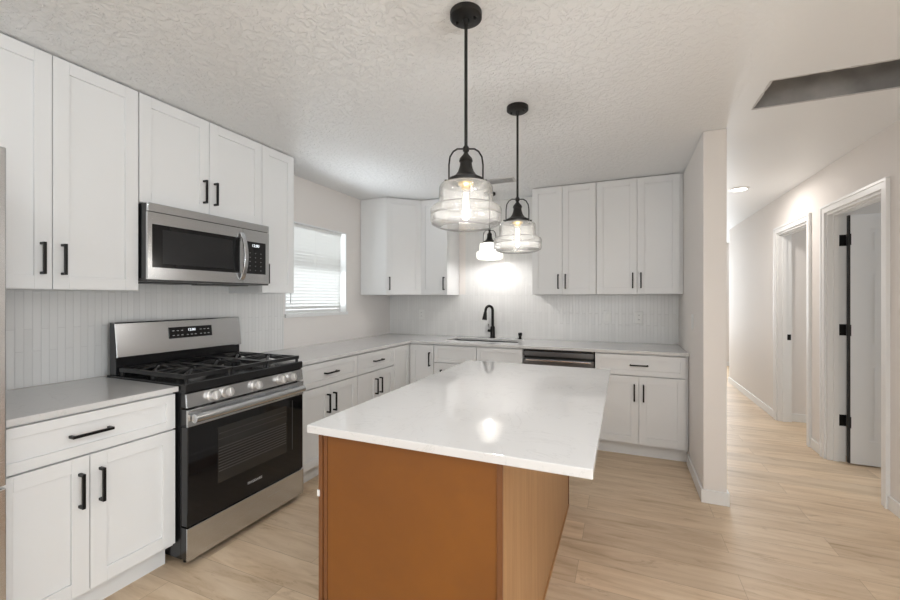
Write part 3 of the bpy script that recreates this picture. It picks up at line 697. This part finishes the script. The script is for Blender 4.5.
# ------------------------------------------------------------------ refrigerator (front edge in view)
rf = thing('refrigerator', 'tall stainless refrigerator at the left end of the counter, only its edge in view', 'refrigerator', (0, -4.487, 0), q90)
MB().box(0.002, 0.905, -0.725, -0.03, 0.02, 1.785).build('body', GREY, rf, 0.004)
for a, b in ((0.004, 0.452), (0.458, 0.903)):
    dd = MB().box(a, b, -0.793, -0.728, 0.70, 1.80).build('door', STEEL, rf, 0.004)
    hx_ = b - 0.045 if a < 0.1 else a + 0.045
    hb = MB(); hb.tube([(hx_, -0.835, 0.95), (hx_, -0.840, 1.3), (hx_, -0.835, 1.62)], 0.012, 12)
    for z in (0.98, 1.59): hb.cyl((hx_, -0.835, z), (hx_, -0.7935, z), 0.008, 10)
    hb.build('handle', STEEL, dd, smooth=True)
MB().box(0.004, 0.903, -0.793, -0.728, 0.05, 0.692).build('freezer_drawer', STEEL, rf, 0.004)
for x in (0.06, 0.85): MB().cyl((x, -0.66, 0), (x, -0.66, 0.03), 0.02, 12).build('foot', BLACK, rf)

# ------------------------------------------------------------------ island
il = thing('kitchen_island', 'kitchen island cabinet of unpainted orange-brown board and oak veneer in the middle of the room', 'island', (2.0, -2.36, 0))
X0, X1, Y0, Y1, ZI = 1.662 - 2, 2.326 - 2, -3.110 + 2.36, -1.610 + 2.36, 0.844
b = MB(); b.box(X0 + 0.02, X1 - 0.006, Y0 + 0.006, Y1, 0.10, ZI); b.box(X0 + 0.07, X1 - 0.006, Y0 + 0.006, Y1, 0.0, 0.10)
b.build('body', OAK, il)
MB().box(X0 + 0.036, X1 - 0.0165, Y0, Y0 + 0.0055, 0.0, ZI).build('end_panel', ISL, il, label='orange brown end panel')
b = MB(); b.box(X0, X0 + 0.016, Y0 - 0.006, Y0 + 0.02, 0.10, ZI - 0.006); b.box(X0 + 0.018, X0 + 0.034, Y0 - 0.002, Y0 + 0.0195, 0.0, ZI)
b.build('edge_strip', ISLD, il, 0.001, label='dark brown edge strip at the left corner')
MB().box(X1 - 0.016, X1 + 0.001, Y0 - 0.004, Y0 + 0.0055, 0.0, ZI).build('corner_strip', ISLD, il, 0.001, label='dark brown corner strip')
MB().box(X1 - 0.0055, X1, Y0 + 0.006, Y1 - 0.012, 0.0, ZI).build('side_panel', OAK, il, label='light oak veneer side panel')
MB().box(X1 + 0.0003, X1 + 0.007, Y0 + 0.010, Y1 - 0.012, 0.0, 0.012).build('shoe_strip', TRIM if False else OAK, il)
MB().box(X1 - 0.0055, X1 + 0.004, Y1 - 0.0115, Y1, 0.0, ZI).build('rear_edge_strip', ISLD, il)
MB().box(X0 - 0.004, X0 + 0.006, Y0 - 0.0085, Y0 - 0.0062, 0.618, 0.640).build('shim', PLASTIC, il, label='small white chip on the left edge')
# its cabinet doors on the range side
Mi = Matrix.Translation((X0 + 0.02, 0, 0)) @ Matrix.Rotation(R(-90), 4, 'Z')
nd = 4; ln = (Y1 - Y0 - 0.04) / nd
for k in range(nd):
    a = -Y1 + 0.01 + k * ln
    dd = shaker(a + G, a + ln - G, 0.115, ZI - 0.010, -DT, Mi).build('door', CAB, il, 0.0014, label='white shaker door')
    handle(dd, a + (ln - 0.035 if k % 2 == 0 else 0.035), 0.70, -DT, True, M=Mi)
o = slab('z', [1.637, 2.575], [-3.147, -1.578], [], 0.8445, 0.872).build('island_countertop', QUARTZ, None, 0.003)
o['label'] = 'large rectangular polished white quartz slab lying on the kitchen island'; o['category'] = 'countertop'

# ------------------------------------------------------------------ pendant lamps
def pendant(label, x, y, zk, shade, bulb, lamp_e, lamp_c, group='pendant lamps'):
    """zk: height of the knob at the foot of the rod"""
    t = thing('pendant_lamp', label, 'pendant lamp', (x, y, zk), 0, group)
    top = ZC - zk
    m = MB(); m.lathe([(0, top - 0.0005), (0.060, top - 0.0005), (0.060, top - 0.020), (0.052, top - 0.026), (0.012, top - 0.026), (0.009, top - 0.045), (0, top - 0.045)], 36)
    cn = m.build('canopy', BRONZE, t, smooth=True)
    for s in (-1, 1): MB().lathe([(0, top - 0.0265), (0.006, top - 0.0265), (0.006, top - 0.034), (0, top - 0.036)], 12, Matrix.Translation((s * 0.036, 0.0, 0))).build('screw', BRONZE, cn, smooth=True)
    MB().cyl((0, 0, 0.006), (0, 0, top - 0.044), 0.0062, 12).build('rod', BRONZE, t, smooth=True)
    # bell cap with knob
    m = MB(); m.lathe([(0, 0.012), (0.007, 0.012), (0.012, 0.004), (0.012, -0.008), (0.007, -0.014), (0.011, -0.022), (0.023, -0.036), (0.026, -0.046), (0.022, -0.052), (0.024, -0.068), (0.030, -0.086), (0.040, -0.100), (0.058, -0.112), (0.066, -0.115), (0.066, -0.126), (0.058, -0.128), (0.0, -0.128)], 36)
    cp = m.build('cap', BRONZE, t, smooth=True)
    # bail arms
    pts = [(0.064, 0, -0.120), (0.064, 0, -0.06), (0.060, 0, -0.03), (0.048, 0, -0.010), (0.032, 0, 0.000), (0.010, 0, 0.0)]
    m = MB()
    ca, sa = math.cos(R(22)), math.sin(R(22))
    for s in (1, -1): m.tube([(s * p[0] * ca, s * p[0] * sa, p[2]) for p in pts], 0.0032, 8)
    for s in (1, -1): m.cyl((s * 0.060 * ca, s * 0.060 * sa, -0.120), (s * 0.080 * ca, s * 0.080 * sa, -0.120), 0.0046, 8)
    m.build('bail', BRONZE, t, smooth=True)
    # two-tier shade, open below
    o_ = [(0.056, -0.129), (0.080, -0.131), (0.095, -0.137), (0.101, -0.148), (0.102, -0.170), (0.102, -0.206), (0.105, -0.213), (0.120, -0.216), (0.130, -0.222), (0.134, -0.231), (0.134, -0.246), (0.1305, -0.250), (0.134, -0.254), (0.134, -0.272), (0.129, -0.284), (0.112, -0.293), (0.098, -0.297)]
    i_ = [(r - 0.0035, z + 0.001) for r, z in o_[::-1]]
    if shade is FROST: o_, i_ = [(r, z) for r, z in o_], i_
    MB().lathe(o_ + i_, 56, closed=True).build('lamp_shade', shade, t, smooth=True)
    m = MB(); m.lathe([(0, -0.1285), (0.030, -0.1285), (0.028, -0.136), (0.018, -0.142), (0.016, -0.152), (0, -0.152)], 20); m.build('socket', mat('brass socket', (0.55, 0.40, 0.16), 0.35, 0.8) if shade is GLASS else BRONZE, t, smooth=True)
    bm_ = MB(); bm_.lathe([(0, -0.1525), (0.012, -0.1525), (0.016, -0.168), (0.017, -0.245), (0.012, -0.262), (0, -0.268)], 20)
    if bulb == 'clear':
        bo = bm_.build('bulb', GLASS, t, smooth=True)
        m = MB()
        for s in range(4):
            an = s * math.pi / 2 + 0.4; c_, s2 = math.cos(an), math.sin(an)
            m.tube([(0.006 * c_, 0.006 * s2, -0.166), (0.0085 * c_, 0.0085 * s2, -0.20), (0.006 * c_, 0.006 * s2, -0.246)], 0.0016, 6)
        m.build('filament', FIL, bo)
    else: bm_.build('bulb', SINKB, t, smooth=True)
    l = bpy.data.lights.new('bulb_glow', 'POINT'); l.energy = lamp_e; l.color = lamp_c; l.shadow_soft_size = 0.03
    lo = bpy.data.objects.new('bulb_glow', l); COL.objects.link(lo); lo.parent = t; lo.location = (0, 0, -0.275)
    return t
pendant('black pendant lamp with clear two-tier glass shade, over the near half of the island', 2.099, -2.817, 1.872, GLASS, 'clear', 2.8, (1, 0.97, 0.94))
pendant('black pendant lamp with clear two-tier glass shade, over the far half of the island', 2.098, -2.016, 1.866, GLASS, 'clear', 2.8, (1, 0.97, 0.94))
pendant('black pendant lamp with brightly lit white shade, hanging over the sink', 1.389, -0.327, 2.004, FROST, 'white', 7, (1, 0.97, 0.95))

# ------------------------------------------------------------------ small fixtures
rl = thing('recessed_ceiling_light', 'round lit white recessed light in the hall ceiling', 'ceiling light', (3.695, 0.474, ZC))
MB().lathe([(0.066, -0.0005), (0.085, -0.0005), (0.085, -0.006), (0.066, -0.009)], 40, closed=True).build('trim_ring', PLASTIC, rl, smooth=True)
MB().lathe([(0, -0.0005), (0.0655, -0.0005), (0.0655, -0.0055), (0, -0.0055)], 40).build('diffuser', LEDM, rl)
area('hall_lamp_light', (3.695, 0.474, ZC - 0.02), (0, 0, 0), 0.13, 0.13, 6.5, (1, 0.95, 0.9))
vt = thing('ceiling_vent', 'narrow light grey air register in the ceiling in front of the sink', 'vent', (1.62, -0.70, ZC))
m = MB(); m.box(-0.13, 0.13, -0.07, -0.055, -0.007, -0.0005); m.box(-0.13, 0.13, 0.055, 0.07, -0.007, -0.0005); m.box(-0.13, -0.115, -0.055, 0.055, -0.007, -0.0005); m.box(0.115, 0.13, -0.055, 0.055, -0.007, -0.0005)
m.build('frame', VENTG, vt)
m = MB()
for k in range(8): m.box(-0.115, 0.115, -0.006, 0.006, -0.0006, 0.0006, Matrix.Translation((0, -0.048 + k * 0.0137, -0.0055)) @ Matrix.Rotation(R(25), 4, 'X'))
m.build('louvres', VENTG, vt)
def plate(name, label, cat, loc, rz, kind, grp=None):
    t = thing(name, label, cat, loc, rz, grp)
    MB().box(-0.035, 0.035, -0.0105, -0.0045, -0.057, 0.057).build('cover_plate', PLASTIC, t, 0.002)
    if kind == 'outlet':
        for s in (-1, 1):
            rc = MB().lathe([(0, 0), (0.017, 0), (0.017, 0.003), (0, 0.003)], 20, Matrix.Translation((0, -0.0106, s * 0.021)) @ Matrix.Rotation(q90, 4, 'X')).build('socket', PLASTIC, t)
            m = MB(); 
            for q in (-0.006, 0.006): m.box(q - 0.0012, q + 0.0012, -0.0142, -0.0137, s * 0.021 - 0.002, s * 0.021 + 0.008)
            m.build('slots', DARK, rc)
    else:
        MB().box(-0.016, 0.016, -0.0135, -0.0106, -0.033, 0.033).build('rocker', PLASTIC, t, 0.002)
    return t
plate('wall_outlet', 'white wall outlet in the backsplash under the narrow corner-side wall cabinet, left of the faucet', 'outlet', (0.444, 0, 1.12), 0, 'outlet', 'white plates on the backsplash')
plate('light_switch', 'white rocker switch plate in the backsplash, left of the outlet near the wall end', 'switch', (2.50, 0, 1.13), 0, 'switch', 'white plates on the backsplash')
plate('wall_outlet', 'white wall outlet in the backsplash near the wall end, right of the rocker switch', 'outlet', (2.785, 0, 1.125), 0, 'outlet', 'white plates on the backsplash')
t = plate('light_switch', 'white rocker switch on the side of the wall end beside the right cabinets', 'switch', (XR + 0.0043, -0.825, 1.135), R(-90), 'switch')
